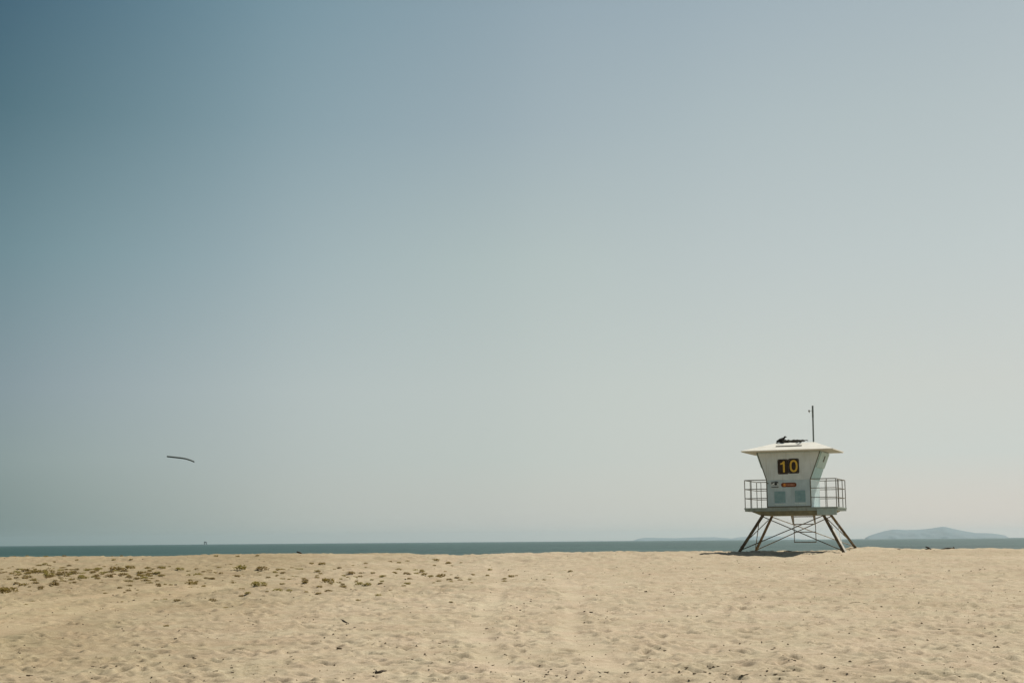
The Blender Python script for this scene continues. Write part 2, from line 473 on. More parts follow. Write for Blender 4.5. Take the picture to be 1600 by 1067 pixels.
def sand_material():
    m = bpy.data.materials.new('dry_sand')
    m.use_nodes = True
    n, l = m.node_tree.nodes, m.node_tree.links
    b = n['Principled BSDF']
    b.inputs['Roughness'].default_value = 0.95
    b.inputs['Specular IOR Level'].default_value = 0.1
    co = n.new('ShaderNodeTexCoord')

    def noise(scale, detail, rough_=0.6):
        k = n.new('ShaderNodeTexNoise')
        k.inputs['Scale'].default_value = scale; k.inputs['Detail'].default_value = detail
        k.inputs['Roughness'].default_value = rough_
        l.new(co.outputs['Object'], k.inputs['Vector'])
        return k.outputs[0]

    def ramp(src, p0, c0, p1, c1):
        r_ = n.new('ShaderNodeValToRGB')
        r_.color_ramp.elements[0].position = p0; r_.color_ramp.elements[1].position = p1
        r_.color_ramp.elements[0].color = c0 + (1,); r_.color_ramp.elements[1].color = c1 + (1,)
        l.new(src, r_.inputs[0])
        return r_.outputs[0]

    def mul(a, b_):
        k = n.new('ShaderNodeMix'); k.data_type = 'RGBA'; k.blend_type = 'MULTIPLY'
        k.inputs['Factor'].default_value = 1
        l.new(a, k.inputs[6]); l.new(b_, k.inputs[7])
        return k.outputs[2]
    c = ramp(noise(0.22, 4), 0.35, SAND_A, 0.68, SAND_B)
    c = mul(c, ramp(noise(2.2, 5), 0.3, (0.90, 0.89, 0.86), 0.7, (1.05, 1.05, 1.05)))
    c = mul(c, ramp(noise(38, 3, 0.7), 0.30, (0.80, 0.78, 0.74), 0.55, (1.04, 1.04, 1.04)))
    c = mul(c, ramp(noise(150, 2, 0.7), 0.30, (0.80, 0.78, 0.74), 0.62, (1.06, 1.06, 1.06)))
    at_n = n.new('ShaderNodeAttribute'); at_n.attribute_name = 'packed'
    c = mul(c, ramp(at_n.outputs['Fac'], 0.1, (1, 1, 1), 1.0, (1.17, 1.17, 1.18)))
    c = mul(c, ramp(noise(1.1, 4), 0.35, (1.02, 0.985, 0.985), 0.65, (0.985, 1.01, 0.985)))
    c = mul(c, ramp(noise(9, 4, 0.65), 0.32, (0.90, 0.89, 0.87), 0.6, (1.03, 1.03, 1.03)))
    # lens falloff put into the albedo: sand darker and browner towards the left
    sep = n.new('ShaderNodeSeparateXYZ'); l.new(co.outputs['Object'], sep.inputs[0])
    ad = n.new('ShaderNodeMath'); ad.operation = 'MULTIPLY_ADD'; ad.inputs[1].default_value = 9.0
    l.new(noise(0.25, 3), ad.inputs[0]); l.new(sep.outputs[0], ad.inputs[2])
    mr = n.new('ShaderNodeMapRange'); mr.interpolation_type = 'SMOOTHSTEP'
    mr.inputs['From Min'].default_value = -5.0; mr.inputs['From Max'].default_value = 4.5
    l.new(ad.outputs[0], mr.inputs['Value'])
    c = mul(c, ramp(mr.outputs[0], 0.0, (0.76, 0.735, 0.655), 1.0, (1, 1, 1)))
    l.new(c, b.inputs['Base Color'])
    bp = n.new('ShaderNodeBump')
    bp.inputs['Strength'].default_value = 0.7; bp.inputs['Distance'].default_value = 0.012
    l.new(noise(22, 8, 0.65), bp.inputs['Height'])
    l.new(bp.outputs[0], b.inputs['Normal'])
    return m


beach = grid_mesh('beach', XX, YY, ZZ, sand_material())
at_ = beach.data.attributes.new('packed', 'FLOAT', 'POINT')
TL = track_dist(XX, YY, (2, 3)) + 0.12 * vnoise(XX, YY, 0.9, 5.5)
packed = np.maximum((1 - smooth_track) * 0.55, 1.0 - sstep(0.12, 0.48, TL))
at_.data.foreach_set('value', (packed * fade).astype(np.float32).ravel())
tag(beach, 'pale tan beach sand with footprints and faint wheel tracks', kind='structure')


# ------------------------------------------------------------------ the sea
def sea_material():
    m = bpy.data.materials.new('sea_water')
    m.use_nodes = True
    n, l = m.node_tree.nodes, m.node_tree.links
    b = n['Principled BSDF']
    b.inputs['Roughness'].default_value = 0.42
    b.inputs['IOR'].default_value = 1.33
    b.inputs['Specular IOR Level'].default_value = 0.39
    co = n.new('ShaderNodeTexCoord')
    mp = n.new('ShaderNodeMapping'); mp.inputs['Scale'].default_value = (0.35, 1.0, 1.0)
    l.new(co.outputs['Object'], mp.inputs[0])
    n1 = n.new('ShaderNodeTexNoise'); n1.inputs['Scale'].default_value = 0.02; n1.inputs['Detail'].default_value = 4
    l.new(mp.outputs[0], n1.inputs['Vector'])
    rp = n.new('ShaderNodeValToRGB')
    rp.color_ramp.elements[0].position = 0.35; rp.color_ramp.elements[1].position = 0.65
    rp.color_ramp.elements[0].color = (0.008, 0.040, 0.032, 1); rp.color_ramp.elements[1].color = (0.034, 0.092, 0.076, 1)
    l.new(n1.outputs[0], rp.inputs[0])
    mp3 = n.new('ShaderNodeMapping'); mp3.inputs['Scale'].default_value = (0.11, 0.009, 1.0)
    l.new(co.outputs['Object'], mp3.inputs[0])
    n3 = n.new('ShaderNodeTexNoise'); n3.inputs['Scale'].default_value = 1.0; n3.inputs['Detail'].default_value = 4; n3.inputs['Roughness'].default_value = 0.7
    l.new(mp3.outputs[0], n3.inputs['Vector'])
    r3 = n.new('ShaderNodeMapRange'); r3.inputs['From Min'].default_value = 0.3; r3.inputs['From Max'].default_value = 0.7
    r3.inputs['To Min'].default_value = 0.16; r3.inputs['To Max'].default_value = 0.86
    l.new(n3.outputs[0], r3.inputs['Value']); l.new(r3.outputs[0], b.inputs['Specular IOR Level'])
    l.new(rp.outputs[0], b.inputs['Base Color'])
    n2 = n.new('ShaderNodeTexNoise'); n2.inputs['Scale'].default_value = 0.16; n2.inputs['Detail'].default_value = 7
    n2.inputs['Roughness'].default_value = 0.66
    l.new(mp.outputs[0], n2.inputs['Vector'])
    bp = n.new('ShaderNodeBump'); bp.inputs['Strength'].default_value = 0.9; bp.inputs['Distance'].default_value = 0.9
    l.new(n2.outputs[0], bp.inputs['Height']); l.new(bp.outputs[0], b.inputs['Normal'])
    return m


sx = np.concatenate([-np.geomspace(20000, 20, 40), [0], np.geomspace(20, 20000, 40)])
sy = np.concatenate([np.linspace(84, 1000, 60), np.geomspace(1050, 20000, 40)])
SY, SX = np.meshgrid(sy, sx, indexing='ij')
sea = grid_mesh('sea', SX, SY, np.full(SX.shape, -3.0), sea_material())
tag(sea, 'grey green sea reaching to the hazy horizon', kind='structure')


# ------------------------------------------------------------------ islands on the horizon
def island(name, label, prof, dist, depth, seed):
    """ridge of a real hill: prof = (photo x, pixels above the horizon)"""
    px = np.array([p[0] for p in prof], float); ph = np.array([p[1] for p in prof], float)
    x = (px - 800) / FPX * dist; h = ph / FPX * dist * 1.03
    xs = np.linspace(x[0], x[-1], 160)
    hh = np.interp(xs, x, h)
    t = np.linspace(-1, 1, 41)
    X, T = np.meshgrid(xs, t, indexing='ij')
    prof_d = np.clip(1 - np.abs(T) ** 1.6, 0, 1)
    rs = np.random.RandomState(seed)
    ridge = 0.11 * vnoise(X, T * depth, (x[-1] - x[0]) / 18, seed * 0.37) * (1 - prof_d) * 1.6
    Z = hh[:, None] * np.clip(prof_d + ridge, 0, 1) - 3.2
    Z[:, 0] = Z[:, -1] = -3.4
    Z[0] = Z[-1] = -3.4
    cx_ = X.mean()
    X = cx_ + (X - cx_) * (1 - 0.12 * np.abs(T)) + cx_ * T * depth / dist   # the ridge runs away from the beach
    o = grid_mesh(name, X, dist + T * depth, Z, M_ISLE)
    return tag(o, label, kind='structure')


island('island', 'blue grey mountainous island on the horizon right of the lifeguard tower',
       [(1343, 1.5), (1350, 5.0), (1366.7, 10.0), (1376, 12.2), (1387.5, 14.2), (1397, 13.9), (1408, 13.2), (1424, 13.5), (1438, 14.3), (1452, 16.0), (1465, 17.8), (1471, 17.0),
        (1477, 15.5), (1488, 13.0), (1497.6, 10.9), (1515, 7.9), (1529, 7.6), (1542, 7.0), (1552, 5.6), (1560, 4.0), (1567, 0.6)], 12000, 420, 3)
island('low_island', 'faint low island on the horizon left of the lifeguard tower legs',
       [(985, 0.5), (993, 3.2), (1003, 4.6), (1020, 4.4), (1050, 3.6), (1085, 4.5), (1110, 4.6), (1130, 3.2), (1138, 2.2), (1146, 4.0), (1165, 5.2), (1200, 5.6), (1225, 3.8), (1245, 0.6)], 18500, 500, 8)


# ------------------------------------------------------------------ lifeguard tower
TH = 0.386
TOWER = bpy.data.objects.new('lifeguard_tower', None)
COL.objects.link(TOWER)
TOWER.location = (10.736, 55.5, 1.09)
TOWER.rotation_euler = (0, 0, -TH)
tag(TOWER, 'pale lifeguard tower numbered 10 standing on splayed braced legs on the beach', 'lifeguard tower')
ZD = 1.73                                       # deck top above the sand
Y1 = 2.23

mb = MB(); mb.box(-1.81, 1.81, 0, Y1, ZD - 0.055, ZD); mb.box(-1.79, 1.79, 0.015, Y1 - 0.015, ZD - 0.135, ZD - 0.056)
deck = mb.build('deck', M_DECK, TOWER, bevel=0.006)
mb = MB()
mb.hexa([(-1.17, 0.10, ZD - 0.30), (1.22, 0.10, ZD - 0.30), (1.22, 2.05, ZD - 0.30), (-1.17, 2.05, ZD - 0.30)],
        [(-1.56, 0.03, ZD - 0.137), (1.56, 0.03, ZD - 0.137), (1.56, 2.18, ZD - 0.137), (-1.56, 2.18, ZD - 0.137)])
mb.build('under_deck', M_HULL, TOWER, bevel=0.01)
mb = MB(); mb.box(1.02, 1.775, -0.005, 0.028, ZD - 0.31, ZD - 0.06)
mb.build('fascia_board', M_FASCIA, TOWER, bevel=0.006)

# cabin: straight below, sides flaring out above
ZB, ZT = ZD + 1.06, 3.88
xl0, xr0, xl1, xr1 = -0.905, 0.815, -1.245, 1.235
yb = 1.93
outl = [(xl0, ZD + 0.001), (xr0, ZD + 0.001), (xr0, ZB), (xr1, ZT), (xl1, ZT), (xl0, ZB)]
mb = MB(); mb.plate(outl, 0.03, yb)
cabin = mb.build('cabin', M_SIDE, TOWER)
mb = MB(); mb.plate([(xl0 + 0.03, ZB + 0.006), (xr0 - 0.03, ZB + 0.006), (xr1 - 0.035, ZT - 0.03), (xl1 + 0.035, ZT - 0.03)], 0.004, 0.029)
mb.build('upper_wall', M_WALL, TOWER, bevel=0.004)
mb = MB(); mb.plate([(xl0 + 0.03, ZD + 0.05), (xr0 - 0.03, ZD + 0.05), (xr0 - 0.03, ZB + 0.004), (xl0 + 0.03, ZB + 0.004)], 0.005, 0.029)
mb.build('lower_wall', M_WALL2, TOWER, bevel=0.004)
for s, xa, xb in ((1, xr0, xr1), (-1, xl0, xl1)):
    mb = MB()
    w = 0.028 * s
    mb.hexa([(xa - w, 0.0, ZD + 0.002), (xa + w * 0.3, 0.0, ZD + 0.002), (xa + w * 0.3, 0.03, ZD + 0.002), (xa - w, 0.03, ZD + 0.002)],
            [(xa - w, 0.0, ZB), (xa + w * 0.3, 0.0, ZB), (xa + w * 0.3, 0.03, ZB), (xa - w, 0.03, ZB)])
    mb.hexa([(xa - w, 0.0, ZB + 0.002), (xa + w * 0.3, 0.0, ZB + 0.002), (xa + w * 0.3, 0.03, ZB + 0.002), (xa - w, 0.03, ZB + 0.002)],
            [(xb - w, 0.0, ZT), (xb + w * 0.3, 0.0, ZT), (xb + w * 0.3, 0.03, ZT), (xb - w, 0.03, ZT)])
    mb.build('corner_trim', M_TRIM, TOWER)
    # window shutter standing proud on the flared side
    z0 = 3.27
    f = lambda z: xa + (xb - xa) * (z - ZB) / (ZT - ZB)
    mb = MB()
    g = 0.002 * s; t = 0.06 * s
    mb.hexa([(f(z0) + g, 0.12, z0), (f(z0) + t, 0.12, z0 + 0.01), (f(z0) + t, yb - 0.12, z0 + 0.01), (f(z0) + g, yb - 0.12, z0)],
            [(f(ZT - .03) + g, 0.12, ZT - .03), (f(ZT - .03) + t, 0.12, ZT - .03), (f(ZT - .03) + t, yb - 0.12, ZT - .03), (f(ZT - .03) + g, yb - 0.12, ZT - .03)])
    sh = mb.build('window_shutter', M_SHUT, TOWER)
    mb = MB()
    g2 = 0.008 * s
    mb.hexa([(f(ZB + .01), 0.04, ZB + .01), (f(ZB + .01) + g2, 0.04, ZB + .01), (f(ZB + .01) + g2, yb - .01, ZB + .01), (f(ZB + .01), yb - .01, ZB + .01)],
            [(f(z0 - .004), 0.04, z0 - .004), (f(z0 - .004) + g2, 0.04, z0 - .004), (f(z0 - .004) + g2, yb - .01, z0 - .004), (f(z0 - .004), yb - .01, z0 - .004)])
    mb.build('side_panel', M_FLARE, TOWER)
    mb = MB()
    za, zb = 3.50, 3.72
    mb.hexa([(f(za) + t * 1.02, 0.95, za), (f(za) + t * 1.3, 0.95, za), (f(za) + t * 1.3, 1.10, za), (f(za) + t * 1.02, 1.10, za)],
            [(f(zb) + t * 1.02, 0.95, zb), (f(zb) + t * 1.3, 0.95, zb), (f(zb) + t * 1.3, 1.10, zb), (f(zb) + t * 1.02, 1.10, zb)])
    mb.build('shutter_handle', M_TRIM, sh)
# base strip of the wall
mb = MB(); mb.box(xl0 + 0.03, xr0 - 0.03, -0.004, 0.03, ZD + 0.002, ZD + 0.048)
mb.build('base_strip', M_TRIM, TOWER)

# roof: low hip with flat crown
rx0, rx1, ry0, ry1, rz = -1.755, 1.82, -0.55, 1.95, 3.90
px0, px1, py0, py1, pz = -0.55, 0.98, 0.25, 1.2, 4.245
mb = MB()
e = 0.035
mb.hexa([(rx0, ry0, rz), (rx1, ry0, rz), (rx1, ry1, rz), (rx0, ry1, rz)], [(rx0, ry0, rz + e), (rx1, ry0, rz + e), (rx1, ry1, rz + e), (rx0, ry1, rz + e)])
mb.f.pop(1)
o_ = len(mb.v)
mb.v += [(px0, py0, pz), (px1, py0, pz), (px1, py1, pz), (px0, py1, pz)]
mb.f += [(4, 5, o_ + 1, o_), (5, 6, o_ + 2, o_ + 1), (6, 7, o_ + 3, o_ + 2), (7, 4, o_, o_ + 3), (o_, o_ + 1, o_ + 2, o_ + 3)]
roof = mb.build('roof', M_ROOF, TOWER)
mb = MB(); mb.box(rx0 + 0.03, rx1 - 0.03, ry0 + 0.03, ry1 - 0.03, rz - 0.018, rz - 0.002)
mb.build('soffit', M_SOFFIT, roof)
fs_ = lambda y: rz + e + (pz - rz - e) * (y - ry0) / (py0 - ry0)
ya, yb2 = -0.19, -0.11
mb = MB()
mb.hexa([(-0.45, ya, fs_(ya) + .003), (0.56, ya, fs_(ya) + .003), (0.56, yb2, fs_(yb2) + .003), (-0.45, yb2, fs_(yb2) + .003)],
        [(-0.45, ya, fs_(ya) + .024), (0.56, ya, fs_(ya) + .024), (0.56, yb2, fs_(yb2) + .02), (-0.45, yb2, fs_(yb2) + .02)])
mb.build('roof_vent', M_SLOT, roof)
# mast with a small wind gauge
MX, MY = 0.80, 1.05
mb = MB(); mb.tube([(MX, MY, pz - 0.01), (MX + 0.012, MY, pz + 1.02), (MX + 0.012, MY, pz + 1.03), (MX + 0.018, MY, pz + 1.49)], [0.031, 0.031, 0.036, 0.034], 10)
mb.tube([(MX, MY, pz), (MX, MY, pz + 0.02)], 0.06, 10)
mast = mb.build('mast', M_MAST, TOWER)
mb = MB(); zt = pz + 1.29
mb.tube([(MX + 0.01, MY, zt), (MX - 0.15, MY, zt)], 0.008, 6)
mb.tube([(MX - 0.13, MY, zt + 0.03), (MX - 0.13, MY, zt - 0.02), (MX - 0.12, MY, zt - 0.08)], [0.035, 0.03, 0.008], 8)
mb.build('wind_gauge', M_GALV, mast)


# railings: each panel carries its own rails and posts
def panel(name, a, b, posts, ends=True, zs=(1.08, 0.73, 0.37)):
    a, b = Vector(a), Vector(b)
    pn = None
    for z in zs:
        mb_ = MB(); mb_.tube([a + Vector((0, 0, ZD + z)), b + Vector((0, 0, ZD + z))], 0.018 if z > 1 else 0.015, 8)
        r_ = mb_.build(name if pn is None else 'rail', M_GALV, pn or TOWER)
        pn = pn or r_
    for t_, rr in posts:
        p = a + (b - a) * t_
        m_ = MB(); m_.tube([p + Vector((0, 0, ZD + 0.001)), p + Vector((0, 0, ZD + 1.062))], rr, 8)
        m_.build('post', M_GALV, pn)
    return pn


panel('railing', (-1.775, 0.04, 0), (xl0 - 0.005, 0.04, 0), [(0, .017), (0.30, .015)])
panel('railing', (xr0 + 0.008, 0.04, 0), (1.775, 0.04, 0), [(0.62, .016), (1.0, .018)])
panel('railing', (-1.775, 0.06, 0), (-1.775, 2.19, 0), [(0.45, .015)])
panel('railing', (1.775, 0.06, 0), (1.775, 2.19, 0), [(0.22, .026), (0.68, .017)])
panel('railing', (-1.775, 2.19, 0), (1.775, 2.19, 0), [(0, .016), (0.05, .014), (0.27, .014), (0.78, .014), (1.0, .017)])

# legs and braces
LB = {'nl': Vector((-2.073, 0.0, 0)), 'fl': Vector((-2.073, 2.93, 0)), 'nr': Vector((1.98, 0.0, 0)), 'fr': Vector((1.98, 2.93, 0.136))}
LT = {'nl': Vector((-1.095, 0.13, 1.46)), 'fl': Vector((-1.095, 1.85, 1.46)), 'nr': Vector((1.225, 0.13, 1.46)), 'fr': Vector((1.225, 1.85, 1.46))}
for k in LB:
    d = (LB[k] - LT[k]).normalized()
    mb = MB()
    top = LT[k] - d * 0.02
    foot_ = LB[k] + d * 0.35
    w_ = 0.105 if k in ('nl', 'nr') else 0.092
    mb.beam(top, foot_, w_, w_ * 0.95)
    leg = mb.build('leg', M_RUST, TOWER, bevel=0.008)
    if k == 'nr':                               # pale plate along the outer side
        sv = Vector((-d.z, 0, d.x)); yv = Vector((0, 1, 0))
        sv = (d.cross(yv) * -1).normalized() if d.cross(yv).x < 0 else d.cross(yv).normalized()
        tri = [(.054, -.051), (.105, .085), (.054, .085)]
        P0, P1 = LT[k] + (LB[k] - LT[k]) * 0.30, LB[k] + d * .1
        mb = MB()
        vs_ = [P + sv * (.054 + (a - .054) * q_) + yv * b for P, q_ in ((P0, 0.35), (P1, 1.0)) for a, b in tri]
        mb.add(vs_, [(0, 1, 2), (5, 4, 3), (0, 3, 4, 1), (1, 4, 5, 2), (2, 5, 3, 0)])
        mb.build('side_plate', M_PLATEW, leg)


def brace(a, b, r=0.018, m=M_RUST, bow=0.0):
    mb_ = MB(); mb_.tube([a, (a + b) / 2 + Vector((0, bow, 0)), b], r, 8)
    return mb_.build('brace', m, TOWER, smooth=False)


def on(k, t_):
    return LT[k] + (LB[k] - LT[k]) * t_


o1, o2 = Vector((0, -0.05, 0)), Vector((0, 0.05, 0))
brace(on('nl', .04) + o1, on('nr', .96) + o1)
brace(on('nr', .04) + o1 * 1.7, on('nl', .94) + o1 * 1.7)
brace(on('fl', .04) + o2, on('fr', .96) + o2, m=M_PALE)  # sunlight on this far brace is put into its pale colour
brace(on('fr', .04) + o2 * 1.7, on('fl', .94) + o2 * 1.7)
ox = Vector((0.05, 0, 0))
brace(on('nl', .10) - ox, on('fl', .93) - ox, .016)
brace(on('fl', .13) - ox * 1.6, on('nl', .85) - ox * 1.6, .016)
brace(on('nr', .11) + ox, on('fr', .97) + ox, .016)
brace(on('fr', .19) + ox * 1.6, on('nr', .80) + ox * 1.6, .012, M_PALE)

# ladder hung from the sea side of the deck
lad = None
LX0, LX1, LY = -0.30, 0.56, 2.12
lad = bpy.data.objects.new('ladder', None); COL.objects.link(lad); lad.parent = TOWER
for x in (LX0, LX1):
    mb = MB(); mb.tube([(x, LY, ZD - 0.15), (x, LY + 0.03, 0.37)], 0.017, 8)
    mb.build('side_rail', M_GALV, lad)
for z in (1.40, 1.10, 0.79, 0.39):
    mb = MB(); mb.beam((LX0, LY + 0.015, z), (LX1, LY + 0.015, z), 0.034, 0.05)
    mb.build('rung', M_RUST, lad)
for x, dx in ((LX0 - 0.07, 0.07), (LX1 - 0.05, 0.05)):
    mb = MB(); mb.hexa([(x + dx, LY - .2, 1.07), (x + dx + .025, LY - .2, 1.07), (x + dx + .025, LY - .17, 1.07), (x + dx, LY - .17, 1.07)],
                       [(x - .02, LY - .2, ZD - .2), (x + .075, LY - .2, ZD - .2), (x + .075, LY - .17, ZD - .2), (x - .02, LY - .17, ZD - .2)])
    mb.build('bracket', M_PALE, lad)

# number plates with raised numerals
Zc = 3.305
for i, (x0, x1, dz) in enumerate(((-0.435, -0.022, 0.0), (-0.015, 0.395, 0.018))):
    mb = MB(); mb.plate(rrect(x0, x1, Zc - 0.29 + dz, Zc + 0.29 + dz, 0.05), -0.016, 0.003)
    pl = mb.build('number_plate', M_PLATE, TOWER)
    pl['label'] = 'brown plate with yellow numeral ' + ('one', 'zero')[i]
    cx_ = (x0 + x1) / 2
    for bx in (x0 + .045, x1 - .045):
        for bz in (Zc - .245 + dz, Zc + .245 + dz):
            mb = MB(); mb.plate([(bx + .012 * math.cos(2 * math.pi * k / 8), bz + .012 * math.sin(2 * math.pi * k / 8)) for k in range(8)], -0.021, -0.0165)
            mb.build('bolt', M_GALV, pl)
    mb = MB()
    if i == 0:
        z0, z1 = Zc - 0.215 + dz, Zc + 0.215 + dz
        c = cx_ + 0.035
        mb.plate([(c - 0.035, z0), (c + 0.037, z0), (c + 0.037, z1), (c - 0.022, z1), (c - 0.07, z1 - 0.06), (c - 0.135, z1 - 0.08), (c - 0.135, z1 - 0.135), (c - 0.035, z1 - 0.115)], -0.022, -0.0165)
    else:
        n = 28
        el = lambda a, b, p: [(cx_ + a * abs(math.cos(2 * math.pi * k / n)) ** p * math.copysign(1, math.cos(2 * math.pi * k / n)),
                               Zc + dz + b * abs(math.sin(2 * math.pi * k / n)) ** p * math.copysign(1, math.sin(2 * math.pi * k / n))) for k in range(n)]
        mb.ring(el(0.152, 0.232, .82), el(0.084, 0.166, .85), -0.022, -0.0165)
    mb.build('numeral', M_YELLOW, pl)

# the eye sticker, the red sign, two blue panels
ex0, ex1, ez0, ez1 = -0.715, -0.425, ZD + 0.77, ZD + 0.985
mb = MB(); mb.plate(rrect(ex0 - .03, ex1 + .035, ez0 - .03, ez1 + .03, 0.03), -0.004, 0.0035)
st = mb.build('eye_sticker', M_STICK, TOWER)
ecx, ecz = (ex0 + ex1) / 2, (ez0 + ez1) / 2 + 0.03
n = 20
mb = MB()
lid = [(ecx - 0.125 + 0.26 * k / n, ecz + 0.02 + 0.052 * math.sin(math.pi * k / n) ** 0.8) for k in range(n + 1)]
lidt = [(x + 0.005, z + 0.018 + 0.035 * (k / n)) for k, (x, z) in enumerate(lid)]
mb.plate(lid + lidt[::-1], -0.0065, -0.0045)
mb.plate([(ecx + 0.035 + 0.06 * math.cos(2 * math.pi * k / n), ecz + 0.012 + 0.05 * math.sin(2 * math.pi * k / n)) for k in range(n)], -0.009, -0.0068)
for k in range(4):
    mb.plate([(ecx - 0.135 + .022 * k, ecz + 0.0 + .012 * k), (ecx - 0.12 + .022 * k, ecz + 0.0 + .012 * k), (ecx - 0.125 + .02 * k, ecz + .085), (ecx - 0.14 + .02 * k, ecz + .08)], -0.0115, -0.0092)
low = [(ecx - 0.09 + 0.2 * k / n, ecz - 0.02 - 0.022 * math.sin(math.pi * k / n)) for k in range(n + 1)]
mb.plate(low + [(x, z - 0.009) for x, z in low[::-1]], -0.0065, -0.0045)
mb.build('eye_emblem', M_BLACK, st)
mb = MB()
upper = [(ecx - 0.10 + 0.22 * k / n, ecz + 0.004 + 0.030 * math.sin(math.pi * k / n)) for k in range(n + 1)]
under = [(ecx - 0.10 + 0.22 * k / n, ecz + 0.004 - 0.024 * math.sin(math.pi * k / n)) for k in range(1, n)]
mb.plate(upper + under[::-1], -0.0058, -0.0042)
mb.build('eye_white', M_LOGO, st)
mb = MB()
x = ex0 + .005
rr = random.Random(3)
while x < ex1 - 0.02:
    w = rr.choice((0.02, 0.025, 0.03))
    mb.plate([(x, ez0 + .002), (x + w, ez0 + .002), (x + w - .004, ez0 + .046), (x + .003, ez0 + .046)], -0.0065, -0.0045)
    x += w + 0.005
mb.build('lettering', M_BLACK, st)
mb = MB(); mb.plate([(xl0 + .055 + .028 * math.cos(2 * math.pi * k / 14), ZD + .945 + .028 * math.sin(2 * math.pi * k / 14)) for k in range(14)], -0.006, 0.0035)
mb.build('bolt_cover', M_TRIM, TOWER)
gx0, gx1, gz0, gz1 = -0.325, 0.27, ZD + 0.785, ZD + 0.955
mb = MB(); mb.plate(rrect(gx0, gx1, gz0, gz1, 0.075, 6), -0.008, 0.0035)
rs_ = mb.build('red_sign', M_RED, TOWER)
mb = MB(); mb.plate([(gx0 + .13 + .055 * math.cos(2 * math.pi * k / 18), (gz0 + gz1) / 2 + .055 * math.sin(2 * math.pi * k / 18)) for k in range(18)], -0.011, -0.0085)
mb.build('sign_emblem', M_ORANGE, rs_)
mb = MB(); x = gx0 + 0.215
while x < gx1 - 0.09:
    w = rr.choice((0.022, 0.028, 0.034)); zc_ = (gz0 + gz1) / 2
    mb.plate([(x, zc_ - .026), (x + w, zc_ - .026), (x + w - .003, zc_ + .026), (x + .003, zc_ + .026)], -0.011, -0.0085)
    x += w + rr.choice((0.012, 0.014, 0.022))
mb.build('sign_lettering', M_PINK, rs_)
for x0, x1, dz in ((-0.60, -0.175, 0.0), (0.195, 0.60, 0.02)):
    mb = MB(); mb.plate(rrect(x0, x1, ZD + 0.185 + dz, ZD + 0.625 + dz, 0.03), -0.010, 0.0035)
    vp = mb.build('blue_panel', M_PANEL, TOWER)
    mb = MB(); mb.box(x0 - .015, x1 + .03, -0.03, 0.0035, ZD + 0.135 + dz, ZD + 0.155 + dz)
    mb.build('panel_sill', M_SIDE, vp)

# ------------------------------------------------------------------ on the roof: a dark bundle and a bird
Tm = Matrix.Translation(TOWER.location) @ Matrix.Rotation(-TH, 4, 'Z')


def on_tower(o, x, y, z, extra=0.0):
    o.matrix_world = Tm @ Matrix.Translation((x, y, z)) @ Matrix.Rotation(extra, 4, 'Z')


mb = MB()
rr = random.Random(5)
L = 0.94
pts = [(-L / 2 + L * k / 14, 0.02 * math.sin(k * 1.7), 0.072 + 0.008 * math.sin(k * 2.3)) for k in range(15)]
mb.tube(pts, [0.03] + [0.056 + 0.012 * rr.uniform(-1, 1) for _ in range(13)] + [0.02], 9)
for k in range(9):
    a = rr.uniform(-L / 2, L / 2); d = rr.uniform(-.05, .05)
    mb.tube([(a, d, 0.085 + rr.uniform(-.03, .03)), (a + rr.uniform(.15, .3), d + rr.uniform(-.04, .04), 0.085 + rr.uniform(-.045, .055))], 0.012, 5)
for k in range(6):
    mb.tube([(L / 2 - .05, rr.uniform(-.03, .03), 0.08), (L / 2 + rr.uniform(.02, .09), rr.uniform(-.06, .06), 0.105 + rr.uniform(-.06, .09))], [0.012, 0.004], 5)
mb.tube([(-L / 2 + .03, 0, 0.08), (-L / 2 - .10, -.03, 0.012)], [0.028, 0.016], 6)
for a in (-0.3, 0.1, 0.35):
    mb.tube([(a, 0, 0.07), (a, 0, 0.0)], 0.016, 6)
bun = mb.build('bundle', M_DARK)
tag(bun, 'dark frayed roll lying along the top of the lifeguard tower roof', 'roll')
on_tower(bun, 0.0, 0.50, pz + 0.002)
mb = MB()
mb.tube([(-.21, 0, .03), (-.15, 0, .055), (-.09, 0, .085), (-.03, 0, .105), (.03, 0, .125), (.065, 0, .15), (.085, 0, .185), (.105, 0, .20), (.13, 0, .198), (.165, 0, .188)],
        [.012, .03, .05, .056, .052, .038, .03, .033, .02, .004], 10)
mb.tube([(-.02, .018, .07), (-.01, .02, 0.0)], .006, 5)
mb.tube([(-.02, -.018, .07), (-.01, -.02, 0.0)], .006, 5)
mb.tube([(-.19, .035, .06), (-.08, .05, .1), (.02, .045, .12)], [.006, .025, .02], 7)
mb.tube([(-.19, -.035, .06), (-.08, -.05, .1), (.02, -.045, .12)], [.006, .025, .02], 7)
bird = mb.build('bird', M_BIRD, smooth=True)
tag(bird, 'small dark bird standing at the left end of the roll on the tower roof', 'bird')
on_tower(bird, -0.30, 0.38, pz + 0.03)
bird.scale = (1.15, 1.4, 1.1)

# ------------------------------------------------------------------ thin dark streak in the sky, added as a solid strip
def ray_at(u, v, y):
    d = FWD + (u - 800) / FPX * RGT - (v - 533.5) / FPX * UPV
    return EYE + d * (y / d.y)


